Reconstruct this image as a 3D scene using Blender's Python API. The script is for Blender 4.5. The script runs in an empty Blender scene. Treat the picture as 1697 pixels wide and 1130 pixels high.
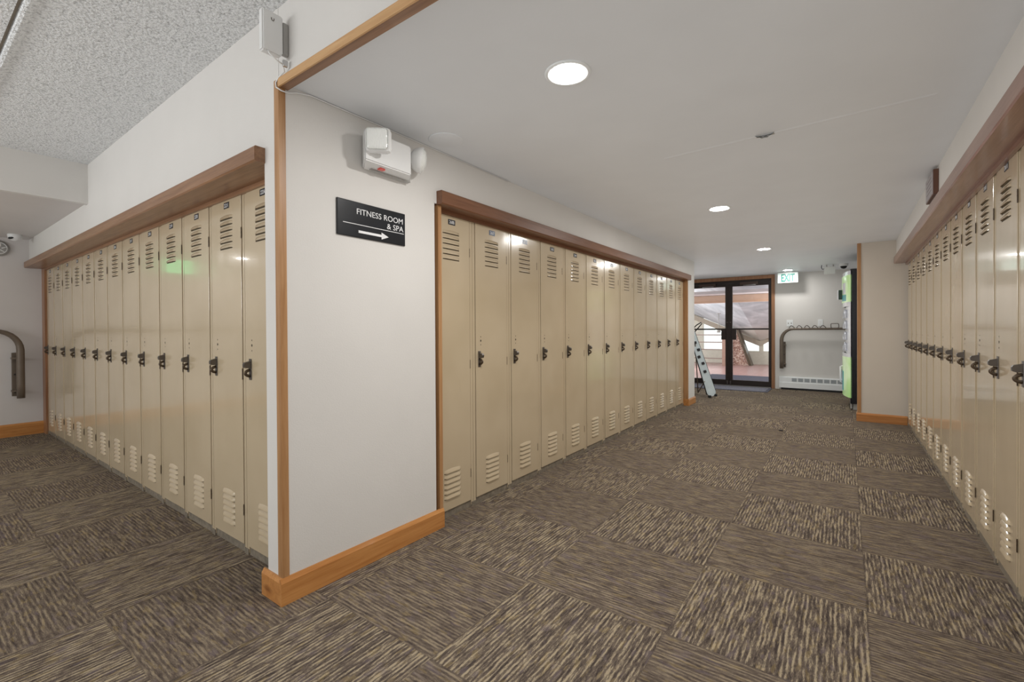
import bpy, bmesh, math, random
from mathutils import Vector, Matrix, Quaternion
random.seed(7)
C = bpy.context.scene.collection
PI = math.pi

# ------------------------------------------------------------------ materials
class NT:
    def __init__(s, name):
        s.m = bpy.data.materials.new(name); s.m.use_nodes = True
        s.t = s.m.node_tree; s.t.nodes.clear()
        s.out = s.n('ShaderNodeOutputMaterial')
    def n(s, kind, **kw):
        nd = s.t.nodes.new(kind)
        for k, v in kw.items(): setattr(nd, k, v)
        return nd
    def l(s, a, b): s.t.links.new(a, b)
    def val(s, sock, v):
        if hasattr(v, 'is_output') or isinstance(v, bpy.types.NodeSocket): s.l(v, sock)
        else: sock.default_value = v
    def math(s, op, a, b=None, c=None, clamp=False):
        nd = s.n('ShaderNodeMath', operation=op, use_clamp=clamp)
        for i, v in enumerate((a, b, c)):
            if v is not None: s.val(nd.inputs[i], v)
        return nd.outputs[0]
    def mix(s, f, a, b, blend='MIX'):
        nd = s.n('ShaderNodeMix', data_type='RGBA', blend_type=blend)
        s.val(nd.inputs[0], f); s.val(nd.inputs[6], a); s.val(nd.inputs[7], b)
        return nd.outputs[2]
    def ramp(s, f, stops, interp='LINEAR'):
        nd = s.n('ShaderNodeValToRGB'); cr = nd.color_ramp; cr.interpolation = interp
        while len(cr.elements) < len(stops): cr.elements.new(0.5)
        for e, (p, c) in zip(cr.elements, stops):
            e.position = p; e.color = c if len(c) == 4 else (*c, 1)
        s.l(f, nd.inputs[0]); return nd.outputs[0]
    def pos(s): return s.n('ShaderNodeTexCoord').outputs['Object']
    def world(s): return s.n('ShaderNodeNewGeometry').outputs['Position']
    def scale(s, v, xyz):
        nd = s.n('ShaderNodeMapping'); s.l(v, nd.inputs[0]); nd.inputs['Scale'].default_value = xyz
        return nd.outputs[0]
    def noise(s, v, scale=5, detail=2, rough=.5, dist=0.):
        nd = s.n('ShaderNodeTexNoise'); s.l(v, nd.inputs['Vector'])
        nd.inputs['Scale'].default_value = scale; nd.inputs['Detail'].default_value = detail
        nd.inputs['Roughness'].default_value = rough; nd.inputs['Distortion'].default_value = dist
        return nd.outputs[0]
    def bump(s, h, strength=.2, dist=.002):
        nd = s.n('ShaderNodeBump'); s.l(h, nd.inputs['Height'])
        nd.inputs['Strength'].default_value = strength; nd.inputs['Distance'].default_value = dist
        return nd.outputs[0]
    def bsdf(s, col, rough=.5, metal=0., spec=.5, normal=None, coat=0., emit=None, estr=0.):
        b = s.n('ShaderNodeBsdfPrincipled')
        s.val(b.inputs['Base Color'], col if not isinstance(col, tuple) else (*col[:3], 1))
        s.val(b.inputs['Roughness'], rough); s.val(b.inputs['Metallic'], metal)
        b.inputs['Specular IOR Level'].default_value = spec
        b.inputs['Coat Weight'].default_value = coat; b.inputs['Coat Roughness'].default_value = .05
        if normal is not None: s.l(normal, b.inputs['Normal'])
        if emit: b.inputs['Emission Color'].default_value = (*emit, 1); b.inputs['Emission Strength'].default_value = estr
        s.l(b.outputs[0], s.out.inputs[0]); return s.m

def plain(name, col, rough=.5, metal=0., var=.06, nscale=12., bump=0., bscale=200., spec=.5, coat=0.):
    t = NT(name); p = t.world()
    n = t.noise(p, nscale, 3)
    c2 = tuple(max(0, c*(1-var*2)) for c in col)
    c = t.ramp(n, [(.3, c2), (.7, col)])
    nm = t.bump(t.noise(p, bscale, 2), bump, .002) if bump else None
    return t.bsdf(c, rough, metal, spec, nm, coat)

def wood(name, dark, light, axis, rough=.4, coat=.15, knots=False, sc=1.):
    t = NT(name); p = t.world()
    s = [38, 38, 38]; s[axis] = 1.6
    v = t.scale(p, tuple(x*sc for x in s))
    g = t.noise(v, 1, 4, .6, .6)
    s2 = [190, 190, 190]; s2[axis] = 9
    g2 = t.noise(t.scale(p, tuple(s2)), 1, 2, .6)
    f = t.math('ADD', t.math('MULTIPLY', g, .75), t.math('MULTIPLY', g2, .25))
    c = t.ramp(f, [(.32, dark), (.5, tuple((a+b)/2 for a, b in zip(dark, light))), (.66, light)])
    big = t.noise(p, 2.2, 1)
    c = t.mix(t.math('MULTIPLY', big, .35), c, (*dark, 1))
    if knots:
        k = t.n('ShaderNodeTexVoronoi'); t.l(t.scale(p, (3.2, 3.2, 9)), k.inputs['Vector']); k.inputs['Scale'].default_value = 1
        kf = t.ramp(k.outputs['Distance'], [(.05, (1, 1, 1)), (.16, (0, 0, 0))])
        c = t.mix(t.math('MULTIPLY', kf, .7), c, (dark[0]*.45, dark[1]*.35, dark[2]*.3, 1))
    return t.bsdf(c, rough, 0, .5, t.bump(f, .15, .001), coat)

def orange_peel(name, col, strength=.25, scale=170, rough=.55):
    t = NT(name); p = t.world()
    n = t.noise(p, scale, 2, .5); n2 = t.noise(p, 3, 2)
    c = t.ramp(n2, [(.3, tuple(c*.965 for c in col)), (.7, col)])
    return t.bsdf(c, rough, 0, .35, t.bump(n, strength, .0015))

M = {}
M['wall'] = orange_peel('painted_wall', (.66, .64, .61), .3)
M['wall_taupe'] = orange_peel('taupe_wall', (.60, .545, .475), .2)
M['wall_left'] = orange_peel('end_wall_paint', (.60, .57, .55), .2)
M['ceiling'] = orange_peel('smooth_ceiling', (.715, .73, .745), .22, 60, .5)
M['trim_honey'] = wood('honey_wood_along_y', (.38, .145, .035), (.60, .29, .095), 1, .32, .3, True)
M['trim_honey_x'] = wood('honey_wood_along_x', (.34, .13, .035), (.56, .26, .09), 0, .32, .3, True)
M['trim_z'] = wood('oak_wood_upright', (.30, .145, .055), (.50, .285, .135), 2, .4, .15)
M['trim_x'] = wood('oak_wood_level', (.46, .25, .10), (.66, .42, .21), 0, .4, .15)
M['header_a'] = wood('walnut_header', (.115, .045, .02), (.23, .105, .055), 1, .42, .12)
M['header_b'] = wood('brown_header', (.17, .08, .038), (.34, .185, .10), 0, .4, .2)
M['header_c'] = wood('reddish_header', (.19, .09, .062), (.33, .18, .13), 1, .3, .4)
M['door_trim'] = wood('door_casing_wood', (.20, .085, .04), (.38, .20, .10), 2, .4, .15)

def popcorn():
    t = NT('popcorn_ceiling'); p = t.world()
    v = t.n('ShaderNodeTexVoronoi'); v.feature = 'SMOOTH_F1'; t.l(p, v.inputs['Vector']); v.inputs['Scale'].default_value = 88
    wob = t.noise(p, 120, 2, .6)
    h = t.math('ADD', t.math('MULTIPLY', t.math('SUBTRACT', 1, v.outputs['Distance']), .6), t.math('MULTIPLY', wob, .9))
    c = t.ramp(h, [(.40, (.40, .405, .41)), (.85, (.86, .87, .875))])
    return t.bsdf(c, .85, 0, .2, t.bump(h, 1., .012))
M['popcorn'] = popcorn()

def locker_paint():
    t = NT('beige_locker_enamel'); p = t.world()
    n = t.noise(p, 2.5, 2)
    c = t.ramp(n, [(.3, (.465, .375, .25)), (.7, (.515, .42, .29))])
    scr = t.noise(t.scale(p, (60, 60, 4)), 1, 2, .7, .5)
    sf = t.ramp(scr, [(.74, (0, 0, 0)), (.78, (1, 1, 1))])
    c = t.mix(t.math('MULTIPLY', sf, .18), c, (.30, .23, .15, 1))
    wav = t.noise(t.scale(p, (7, 7, 2.2)), 1, 1)
    fine = t.noise(p, 350, 1)
    hh = t.math('ADD', wav, t.math('MULTIPLY', fine, .012))
    return t.bsdf(c, .17, 0, .62, t.bump(hh, .22, .006), .35)
M['locker'] = locker_paint()
M['slot'] = plain('dark_slot', (.06, .046, .03), .8)
M['hinge'] = plain('dark_hinge_metal', (.10, .07, .045), .4, .4)
M['toe'] = plain('scuffed_grey_base', (.23, .195, .15), .6, .0, .2, 40)
M['chrome'] = plain('worn_nickel', (.16, .145, .135), .33, .85)
M['plate_black'] = plain('black_number_plate', (.03, .033, .04), .25)
M['plate_blue'] = plain('slate_blue_number_plate', (.08, .12, .19), .25)
M['white_ink'] = plain('white_ink', (.8, .8, .8), .5)
M['sign'] = plain('near_black_sign_plastic', (.012, .014, .018), .3, var=.2)
M['white_plastic'] = plain('white_plastic', (.74, .74, .73), .35, var=.02)
M['white_enamel'] = plain('white_enamel', (.78, .80, .80), .35, var=.02)
M['grey_plastic'] = plain('grey_plastic', (.36, .35, .33), .45)
M['steel_clip'] = plain('zinc_clip', (.6, .6, .6), .3, .8)
M['black'] = plain('black_plastic', (.012, .012, .014), .4)
M['bronze'] = plain('dark_bronze_frame', (.028, .02, .017), .35, .3)
M['closer'] = plain('bronze_closer_cover', (.07, .045, .035), .4, .3)
M['rack'] = plain('bronze_painted_tube', (.17, .135, .105), .4, .25)
M['wire'] = plain('dark_wire', (.12, .09, .07), .35, .4)
M['grille'] = plain('heater_grille_grey', (.34, .37, .39), .5)
M['debris'] = plain('dark_lint', (.02, .018, .02), .8)
M['plaque_wood'] = wood('plaque_wood', (.07, .025, .012), (.14, .055, .03), 2, .4)
M['plaque_face'] = plain('pewter_plaque_face', (.36, .33, .35), .3, .3)
M['plaque_line'] = plain('engraved_line', (.2, .17, .18), .5)
M['red'] = plain('red_indicator', (.7, .1, .08), .3)
M['seam'] = plain('patched_seam', (.70, .695, .68), .6, bump=.2)
M['flap'] = plain('peeling_tape_grey', (.42, .41, .38), .7)
M['step_panel'] = plain('pale_blue_grey_aluminium', (.58, .66, .69), .35, .1)
M['rubber'] = plain('black_rubber', (.015, .016, .016), .7)

def clear_plastic():
    t = NT('ribbed_clear_lens'); p = t.pos()
    n = t.noise(t.scale(p, (160, 160, 40)), 1, 1)
    return t.bsdf((.80, .81, .78), .12, 0, .8, t.bump(n, .8, .004), .6)
M['lens'] = clear_plastic()
def emis(name, col, s):
    t = NT(name); return t.bsdf(col, .5, emit=col, estr=s)
M['lamp'] = emis('lit_downlight_lens', (1., .98, .955), 300.)
M['lamp_far'] = emis('lit_far_lens', (1., .98, .95), 130.)
M['lamp_hall'] = emis('lit_hall_lens', (1., .975, .94), 90.)
M['exit_face'] = plain('exit_sign_face', (.62, .70, .67), .5)
M['exit_letter'] = plain('exit_sign_letters', (.02, .20, .16), .5)
M['exit_green'] = emis('green_exit_face', (.12, .75, .3), 2.2)

def glass():
    t = NT('door_glass')
    fr = t.n('ShaderNodeFresnel'); fr.inputs[0].default_value = 1.45
    tr = t.n('ShaderNodeBsdfTransparent'); tr.inputs[0].default_value = (.95, .97, .965, 1)
    gl = t.n('ShaderNodeBsdfGlossy'); gl.inputs['Roughness'].default_value = .02
    mx = t.n('ShaderNodeMixShader'); t.l(fr.outputs[0], mx.inputs[0]); t.l(tr.outputs[0], mx.inputs[1]); t.l(gl.outputs[0], mx.inputs[2])
    t.l(mx.outputs[0], t.out.inputs[0]); return t.m
M['glass'] = glass()

def carpet():
    t = NT('striped_carpet_tiles'); P = t.world()
    sp = t.n('ShaderNodeSeparateXYZ'); t.l(P, sp.inputs[0]); X, Y = sp.outputs[0], sp.outputs[1]
    i = t.math('FLOOR', t.math('DIVIDE', t.math('SUBTRACT', X, .068), .623))
    j = t.math('FLOOR', t.math('DIVIDE', t.math('SUBTRACT', Y, 1.735), .612))
    par = t.math('FLOORED_MODULO', t.math('ADD', i, j), 2.)
    inv = t.math('SUBTRACT', 1, par)
    # par==1: threads run along Y
    def sel(a, b): return t.math('ADD', t.math('MULTIPLY', par, a), t.math('MULTIPLY', inv, b))
    across, along = sel(X, Y), sel(Y, X)
    seed = t.math('ADD', t.math('MULTIPLY', i, 3.71), t.math('MULTIPLY', j, 7.13))
    def vec(a, b):
        cb = t.n('ShaderNodeCombineXYZ'); t.l(t.math('MULTIPLY', across, a), cb.inputs[0]); t.l(t.math('MULTIPLY', along, b), cb.inputs[1]); t.l(seed, cb.inputs[2])
        return cb.outputs[0]
    wob = t.noise(vec(14, 9), 1, 2, .5)
    ph = t.math('ADD', t.math('MULTIPLY', across, 2*PI*62), t.math('MULTIPLY', wob, 5.))
    st = t.math('ADD', t.math('MULTIPLY', t.math('SINE', ph), .5), .5)
    s1 = t.noise(vec(95, 11), 1, 3, .62, .15)         # broken dashes
    s2 = t.noise(vec(300, 60), 1, 2, .6)           # single yarns
    s3 = t.noise(vec(520, 420), 1, 1)              # loops
    fl = t.noise(vec(62, 16), 1, 1)                # gold flecks
    pu = t.noise(vec(30, 9), 1.3, 1)
    f = t.math('ADD', t.math('MULTIPLY', t.math('MULTIPLY', st, s1), .28), t.math('MULTIPLY', s1, .66))
    f = t.math('ADD', f, t.math('ADD', t.math('MULTIPLY', s2, .34), t.math('MULTIPLY', s3, .30)))
    f = t.math('SUBTRACT', f, .205)
    cA = t.ramp(f, [(.35, (.052, .040, .035)), (.46, (.108, .084, .067)), (.55, (.165, .130, .098)), (.64, (.36, .295, .20))])
    cB = t.ramp(f, [(.34, (.060, .046, .040)), (.45, (.110, .085, .067)), (.55, (.158, .124, .094)), (.67, (.265, .213, .148))])
    c = t.mix(par, cB, cA)
    gold = t.ramp(fl, [(.60, (0, 0, 0)), (.66, (1, 1, 1))])
    c = t.mix(t.math('MULTIPLY', gold, .17), c, (.44, .32, .12, 1))
    pur = t.ramp(pu, [(.60, (0, 0, 0)), (.68, (1, 1, 1))])
    c = t.mix(t.math('MULTIPLY', pur, .36), c, (.15, .12, .135, 1))
    # darker seam between tiles
    fx = t.math('FRACT', t.math('DIVIDE', t.math('SUBTRACT', X, .068), .623)); fy = t.math('FRACT', t.math('DIVIDE', t.math('SUBTRACT', Y, 1.735), .612))
    ex = t.math('MINIMUM', fx, t.math('SUBTRACT', 1, fx)); ey = t.math('MINIMUM', fy, t.math('SUBTRACT', 1, fy))
    e = t.math('LESS_THAN', t.math('MINIMUM', ex, ey), .006)
    c = t.mix(t.math('MULTIPLY', e, .2), c, (.05, .04, .035, 1))
    return t.bsdf(c, .95, 0, .1, t.bump(f, .8, .006))
M['carpet'] = carpet()

def mat_rug(name, a, b):
    t = NT(name); p = t.world()
    n = t.noise(p, 140, 2); return t.bsdf(t.ramp(n, [(.35, a), (.65, b)]), .95, 0, .1, t.bump(n, .6, .004))
M['mat'] = mat_rug('grey_door_mat', (.10, .10, .125), (.30, .30, .345))
M['mat_edge'] = mat_rug('dark_mat_border', (.07, .07, .09), (.15, .15, .18))
M['mat_out'] = mat_rug('charcoal_lounge_mat', (.055, .055, .075), (.12, .12, .15))
def planks():
    t = NT('red_tile_floor'); p = t.world()
    b = t.n('ShaderNodeTexBrick'); t.l(p, b.inputs['Vector']); b.inputs['Scale'].default_value = 1.6
    b.inputs['Color1'].default_value = (.44, .25, .235, 1); b.inputs['Color2'].default_value = (.53, .33, .31, 1); b.inputs['Mortar'].default_value = (.36, .22, .2, 1)
    b.inputs['Mortar Size'].default_value = .02
    return t.bsdf(b.outputs[0], .35, 0, .5)
M['redfloor'] = planks()
def stone():
    t = NT('speckled_stone'); p = t.world()
    v = t.n('ShaderNodeTexVoronoi'); t.l(p, v.inputs['Vector']); v.inputs['Scale'].default_value = 34
    sp = t.n('ShaderNodeSeparateColor'); t.l(v.outputs['Color'], sp.inputs[0])
    c = t.ramp(sp.outputs[0], [(0, (.20, .10, .08)), (.5, (.42, .25, .19)), (1, (.66, .52, .45))])
    return t.bsdf(c, .8, 0, .3, t.bump(v.outputs['Distance'], .6, .02))
M['stone'] = stone()
def mottled():
    t = NT('mottled_grey_plaster'); p = t.world()
    n = t.noise(p, 1.6, 5, .6, .6)
    sp = t.n('ShaderNodeSeparateXYZ'); t.l(p, sp.inputs[0])
    zf = t.ramp(t.math('MULTIPLY', sp.outputs[2], .5), [(.54, (0, 0, 0)), (.62, (1, 1, 1))])
    return t.bsdf(t.mix(zf, (.66, .65, .60, 1), t.ramp(n, [(.35, (.36, .385, .42)), (.65, (.60, .63, .67))])), .8, 0, .2)
M['mottled'] = mottled()
M['peach'] = plain('peach_beam', (.72, .50, .38), .6, var=.04)
M['lilac'] = plain('pale_lilac_soffit', (.76, .71, .73), .6, var=.03)
M['cream'] = plain('cream_plaster', (.66, .63, .54), .7)
M['beam'] = plain('taupe_beam', (.42, .36, .29), .6)
M['postwood'] = plain('russet_post', (.36, .22, .17), .6)
M['rail'] = plain('brown_rail', (.27, .20, .17), .5)
M['foliage'] = plain('ochre_shade', (.50, .42, .24), .8)

def vend():
    t = NT('lime_graphic_panel'); p = t.world()
    sp = t.n('ShaderNodeSeparateXYZ'); t.l(p, sp.inputs[0])
    n = t.noise(p, 2.4, 1, .5, .8)
    c = t.ramp(n, [(.38, (.36, .62, .20)), (.5, (.52, .75, .33)), (.64, (.72, .88, .58))])
    return t.bsdf(c, .25, 0, .5, None, .4, (.5, .8, .35), .15)
M['lime'] = vend()
M['teal'] = plain('teal_graphic', (.03, .34, .36), .3)
M['green'] = plain('mid_green_graphic', (.05, .42, .16), .3)
M['vwhite'] = plain('glossy_white_shell', (.82, .83, .86), .2, coat=.5)
M['vside'] = plain('black_cabinet_side', (.006, .007, .012), .25, coat=.3)
M['vgreen'] = plain('dark_green_button', (.004, .03, .012), .25)
M['bottle'] = plain('silver_product', (.55, .57, .62), .2, .4)

# ------------------------------------------------------------------ geometry helpers
class MB:
    """collects shapes into one mesh with several material slots"""
    def __init__(s): s.bm = bmesh.new(); s.mi = 0
    def face(s, pts):
        vs = [s.bm.verts.new(p) for p in pts]; f = s.bm.faces.new(vs); f.material_index = s.mi; return f
    def box(s, a, b, bevel=0.):
        x0, y0, z0 = [min(i, j) for i, j in zip(a, b)]; x1, y1, z1 = [max(i, j) for i, j in zip(a, b)]
        P = [(x0,y0,z0),(x1,y0,z0),(x1,y1,z0),(x0,y1,z0),(x0,y0,z1),(x1,y0,z1),(x1,y1,z1),(x0,y1,z1)]
        vs = [s.bm.verts.new(p) for p in P]; fs = []
        for q in ((0,3,2,1),(4,5,6,7),(0,1,5,4),(1,2,6,5),(2,3,7,6),(3,0,4,7)):
            f = s.bm.faces.new([vs[i] for i in q]); f.material_index = s.mi; fs.append(f)
        if bevel:
            es = list({e for f in fs for e in f.edges})
            r = bmesh.ops.bevel(s.bm, geom=es, offset=bevel, segments=2, affect='EDGES', profile=.5)
            for f in r['faces']: f.material_index = s.mi
        return s
    def prism(s, poly, a, b, fn):
        """poly of 2d points, extruded from a to b; fn(u,v,w)->xyz"""
        n = len(poly)
        A = [s.bm.verts.new(fn(u, v, a)) for u, v in poly]; B = [s.bm.verts.new(fn(u, v, b)) for u, v in poly]
        fs = [s.bm.faces.new(A), s.bm.faces.new(B[::-1])]
        for i in range(n): fs.append(s.bm.faces.new([A[i], B[i], B[(i+1) % n], A[(i+1) % n]]))
        for f in fs: f.material_index = s.mi
        return s
    def tube(s, pts, r, seg=10, caps=True, squash=None):
        pts = [Vector(p) for p in pts]; rs = r if isinstance(r, (list, tuple)) else [r]*len(pts)
        rings = []; up = None
        for i, p in enumerate(pts):
            d = (pts[min(i+1, len(pts)-1)] - pts[max(i-1, 0)]).normalized()
            if up is None:
                up = Vector((0, 0, 1)) if abs(d.z) < .9 else Vector((0, 1, 0))
            side = d.cross(up).normalized(); up = side.cross(d).normalized()
            rings.append([s.bm.verts.new(p + (side*math.cos(2*PI*k/seg) + up*math.sin(2*PI*k/seg))*rs[i]) for k in range(seg)])
        for a, b in zip(rings, rings[1:]):
            for k in range(seg):
                f = s.bm.faces.new([a[k], a[(k+1) % seg], b[(k+1) % seg], b[k]]); f.material_index = s.mi; f.smooth = True
        if caps:
            for rr in (rings[0], rings[-1][::-1]):
                f = s.bm.faces.new(rr); f.material_index = s.mi
        return s
    def lathe(s, prof, fn, seg=32):
        """prof list of (radius, height); fn(x,y,h)->xyz"""
        rings = []
        for r, h in prof:
            if r < 1e-6: rings.append([s.bm.verts.new(fn(0, 0, h))])
            else: rings.append([s.bm.verts.new(fn(r*math.cos(2*PI*k/seg), r*math.sin(2*PI*k/seg), h)) for k in range(seg)])
        for a, b in zip(rings, rings[1:]):
            for k in range(seg):
                k2 = (k+1) % seg
                if len(a) == 1 and len(b) == 1: continue
                if len(a) == 1: v = [a[0], b[k], b[k2]]
                elif len(b) == 1: v = [a[k], b[0], a[k2]]
                else: v = [a[k], b[k], b[k2], a[k2]]
                f = s.bm.faces.new(v); f.material_index = s.mi; f.smooth = True
        return s
    def mesh(s, name, mats):
        bmesh.ops.recalc_face_normals(s.bm, faces=s.bm.faces)
        me = bpy.data.meshes.new(name); s.bm.to_mesh(me); s.bm.free()
        for m in (mats if isinstance(mats, (list, tuple)) else [mats]): me.materials.append(M[m] if isinstance(m, str) else m)
        return me
    def obj(s, name, mats, parent=None, **kw):
        return link(name, s.mesh(name, mats), parent, **kw)

def link(name, me, parent=None, loc=None, rot=None, label=None, cat=None, group=None, kind=None):
    o = bpy.data.objects.new(name, me); C.objects.link(o)
    if parent: o.parent = parent
    if loc: o.location = loc
    if rot: o.rotation_euler = rot
    return tag(o, label, cat, group, kind)
def tag(o, label=None, cat=None, group=None, kind=None):
    if label: o['label'] = label
    if cat: o['category'] = cat
    if group: o['group'] = group
    if kind: o['kind'] = kind
    return o
def thing(name, label, cat, loc=(0, 0, 0), rz=0, group=None):
    return link(name, None, None, loc, (0, 0, rz), label, cat, group)
def struct(name, mb, mats, parent=None):
    o = mb.obj(name, mats, parent)
    if not parent: o['kind'] = 'structure'
    return o
def text_mesh(body, size, depth=.0006, align='CENTER', width=None, bold=0.):
    cu = bpy.data.curves.new('lettering', 'FONT'); cu.body = body; cu.size = size; cu.extrude = depth
    cu.align_x = align; cu.offset = bold; cu.resolution_u = 3
    o = bpy.data.objects.new('lettering', cu); C.objects.link(o)
    dg = bpy.context.evaluated_depsgraph_get(); me = bpy.data.meshes.new_from_object(o.evaluated_get(dg))
    bpy.data.objects.remove(o); bpy.data.curves.remove(cu)
    if width:
        xs = [v.co.x for v in me.vertices]; w = max(xs)-min(xs); k = width/w
        for v in me.vertices: v.co.x *= k
    return me

# ------------------------------------------------------------------ key dimensions (metres; camera stands at x=0 y=0)
CZ = 2.195      # corridor ceiling
HZ = 2.50       # hall ceiling
XA = -1.915     # face of the wall with the sign
YB = .985       # face of the wall with the shaded lockers
XC = .483       # face of the right wall
XL = -7.47      # left end wall
YF = 10.08      # far wall

# ------------------------------------------------------------------ setting
struct('floor', MB().box((XL-.1, -4.2, -.06), (1.2, YF, 0)), 'carpet')
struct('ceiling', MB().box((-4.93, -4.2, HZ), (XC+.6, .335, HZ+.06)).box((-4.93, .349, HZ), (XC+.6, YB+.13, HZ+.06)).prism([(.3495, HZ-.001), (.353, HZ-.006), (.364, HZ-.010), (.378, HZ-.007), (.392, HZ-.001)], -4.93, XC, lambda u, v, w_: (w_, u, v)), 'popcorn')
struct('trim_19', MB().box((-4.93, .33, HZ+.02), (XC, .355, HZ+.03)), 'beam')
c2 = struct('ceiling', MB().box((XA-1.6, YB+.0265, CZ), (1.2, YF, CZ+.05)), 'ceiling')
struct('ceiling', MB().box((XL-.1, -4.2, 2.2), (-4.935, YB+.02, 2.26)), 'wall_left')
struct('trim_1', MB().box((-4.935, -4.2, 2.19), (-4.93, YB, HZ)).box((-4.98, -4.2, 2.185), (-4.931, YB, 2.2)), 'wall')
w = MB()
w.box((XA-.125, YB, 0), (XA, 1.88, HZ)); struct('wall_middle', w, 'wall'); w = MB()
w.box((XA-.125, 1.88, 1.885), (XA, 7.12, CZ+.02)); struct('wall_above_lockers', w, 'wall'); w = MB()
w.box((XA-.125, 7.12, 0), (XA, 7.48, CZ+.02))
w.box((-3.4, 7.36, 0), (XA-.125, 7.48, CZ+.02))
w.box((-3.5, 7.36, 0), (-3.4, YF, CZ+.02))
struct('wall_far_left', w, 'wall')
w = MB()
w.box((XL-.02, YB, 1.895), (XA-.125, YB+.12, HZ))
struct('wall_front_left', w, 'wall')
struct('wall_bulkhead', MB().box((XA+.0008, YB+.001, 2.177), (XC+.1, YB+.026, HZ)), 'wall')
b = MB(); b.box((XL-.1, -4.3, 0), (XC+.11, -4.2, .8)); b.box((XL-.1, -4.3, 2.1), (XC+.11, -4.2, HZ+.06)); b.box((XL-.1, -4.3, .8), (-5.6, -4.2, 2.1)); b.box((-1.2, -4.3, .8), (XC+.11, -4.2, 2.1))
struct('wall_back', b, 'wall')
struct('added_window', MB().box((-5.6, -4.26, .8), (-1.2, -4.25, 2.1)), 'glass')  # made-up window, added with its wall opening to light the hall
struct('wall_left', MB().box((XL-.1, -4.2, 0), (XL, YB+.13, 2.2)), 'wall_left')
w = MB()
w.box((XC, -4.2, 1.935), (XC+.105, 7.12, HZ)); struct('wall_right', w, 'wall')
struct('wall_right_near', MB().box((XC, -4.2, 0), (XC+.105, 1.61, 1.90)), 'wall')
struct('wall_pillar', MB().box((.118, 7.12, 0), (1.2, 7.26, CZ+.01)), 'wall_taupe')
struct('wall_alcove', MB().box((1.05, 7.26, 0), (1.15, YF, CZ+.01)), 'wall')
w = MB()
w.box((-3.5, YF, 0), (-2.79, YF+.12, CZ+.02)); w.box((-1.10, YF, 0), (1.15, YF+.12, CZ+.02)); w.box((-2.79, YF, 2.185), (-1.10, YF+.12, CZ+.02))
struct('wall_far', w, 'wall')

# wood edge trims
struct('trim_2', MB().prism([(XA-.032, YB), (XA-.032, YB-.004), (XA+.003, YB-.004), (XA+.004, YB-.003), (XA+.004, YB+.026), (XA, YB+.026), (XA, YB)], .112, 2.2035, lambda u, v, w_: (u, v, w_)), 'trim_z')
struct('trim_3', MB().box((XA+.0045, YB-.006, 2.170), (XC, YB+.0008, 2.204)), 'trim_x')
struct('trim_20', MB().box((XA+.0045, YB+.001, 2.1695), (XC, YB+.036, 2.1765)), 'header_b')  # darker wood stands in for shade on the head trim's underside
struct('trim_4', MB().box((XA-.06, 1.903, .10), (XA+.006, 1.930, 1.878)), 'trim_z')
struct('trim_5', MB().box((XA-.07, 7.10, .10), (XA+.004, 7.125, 1.885)), 'trim_z')
struct('trim_6', MB().box((XL-.02, YB+.098, 0), (-7.328, YB+.16, 1.878)), 'door_trim')
struct('trim_7', MB().box((.112, 7.114, .1), (.15, 7.12, CZ)).box((.112, 7.12, .1), (.118, 7.26, CZ)), 'trim_z')

def bevel_base(mb, fn, L0, L1, zt=.112, d=.015):
    mb.prism([(0, 0), (d, 0), (d, zt-.018), (d*.35, zt), (0, zt)], L0, L1, fn)
b = MB()
bevel_base(b, lambda u, v, w_: (XA+u, w_, v), YB-.0155, 1.932)
bevel_base(b, lambda u, v, w_: (w_, YB-u, v), XA-.155, XA-.0001)
struct('baseboard_middle', b, 'trim_honey')
b = MB(); bevel_base(b, lambda u, v, w_: (XA+u, w_, v), 7.105, 7.495, .10); b.box((XA-.068, 7.098, 0), (XA+.014, 7.106, .10))
bevel_base(b, lambda u, v, w_: (w_, 7.48+u, v), -3.39, XA+.01, .10)
struct('baseboard_far_corner', b, 'trim_honey')
b = MB(); bevel_base(b, lambda u, v, w_: (w_, 7.12-u, v), .106, .585, .105); bevel_base(b, lambda u, v, w_: (.118-u, w_, v), 7.1205, 7.26, .105)
struct('baseboard_pillar', b, 'trim_honey_x')
b = MB(); bevel_base(b, lambda u, v, w_: (XL+u, w_, v), -4.2, YB+.098, .14)
struct('baseboard_left', b, 'trim_honey')

# headers above the three locker banks
def header_mesh(f, L0, L1, z0, z1, deep, proud):
    mb = MB()
    mb.prism([(proud, z0+.006), (proud-.006, z0), (-.012, z0), (-.012, z1), (proud-.004, z1), (proud, z1-.004)], L0, L1, f)
    mb.prism([(-.012, z0), (-.012, z0+.012), (-deep, z0+.012), (-deep, z0)], L0, L1, f)
    mb.prism([(-deep+.018, z0-.022), (-deep+.018, z0), (-deep, z0), (-deep, z0-.022)], L0, L1, f)
    return mb
struct('trim_8', header_mesh(lambda u, v, w_: (XA+u, w_, v), 1.898, 7.145, 1.879, 1.957, .062, .045), 'header_a')
struct('trim_9', header_mesh(lambda u, v, w_: (w_, YB-u, v), -7.44, -2.035, 1.879, 1.945, .118, .045), 'header_b')
struct('trim_10', header_mesh(lambda u, v, w_: (XC-u, w_, v), -4.0, 7.10, 1.912, 1.99, .10, .024), 'header_c')

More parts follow.
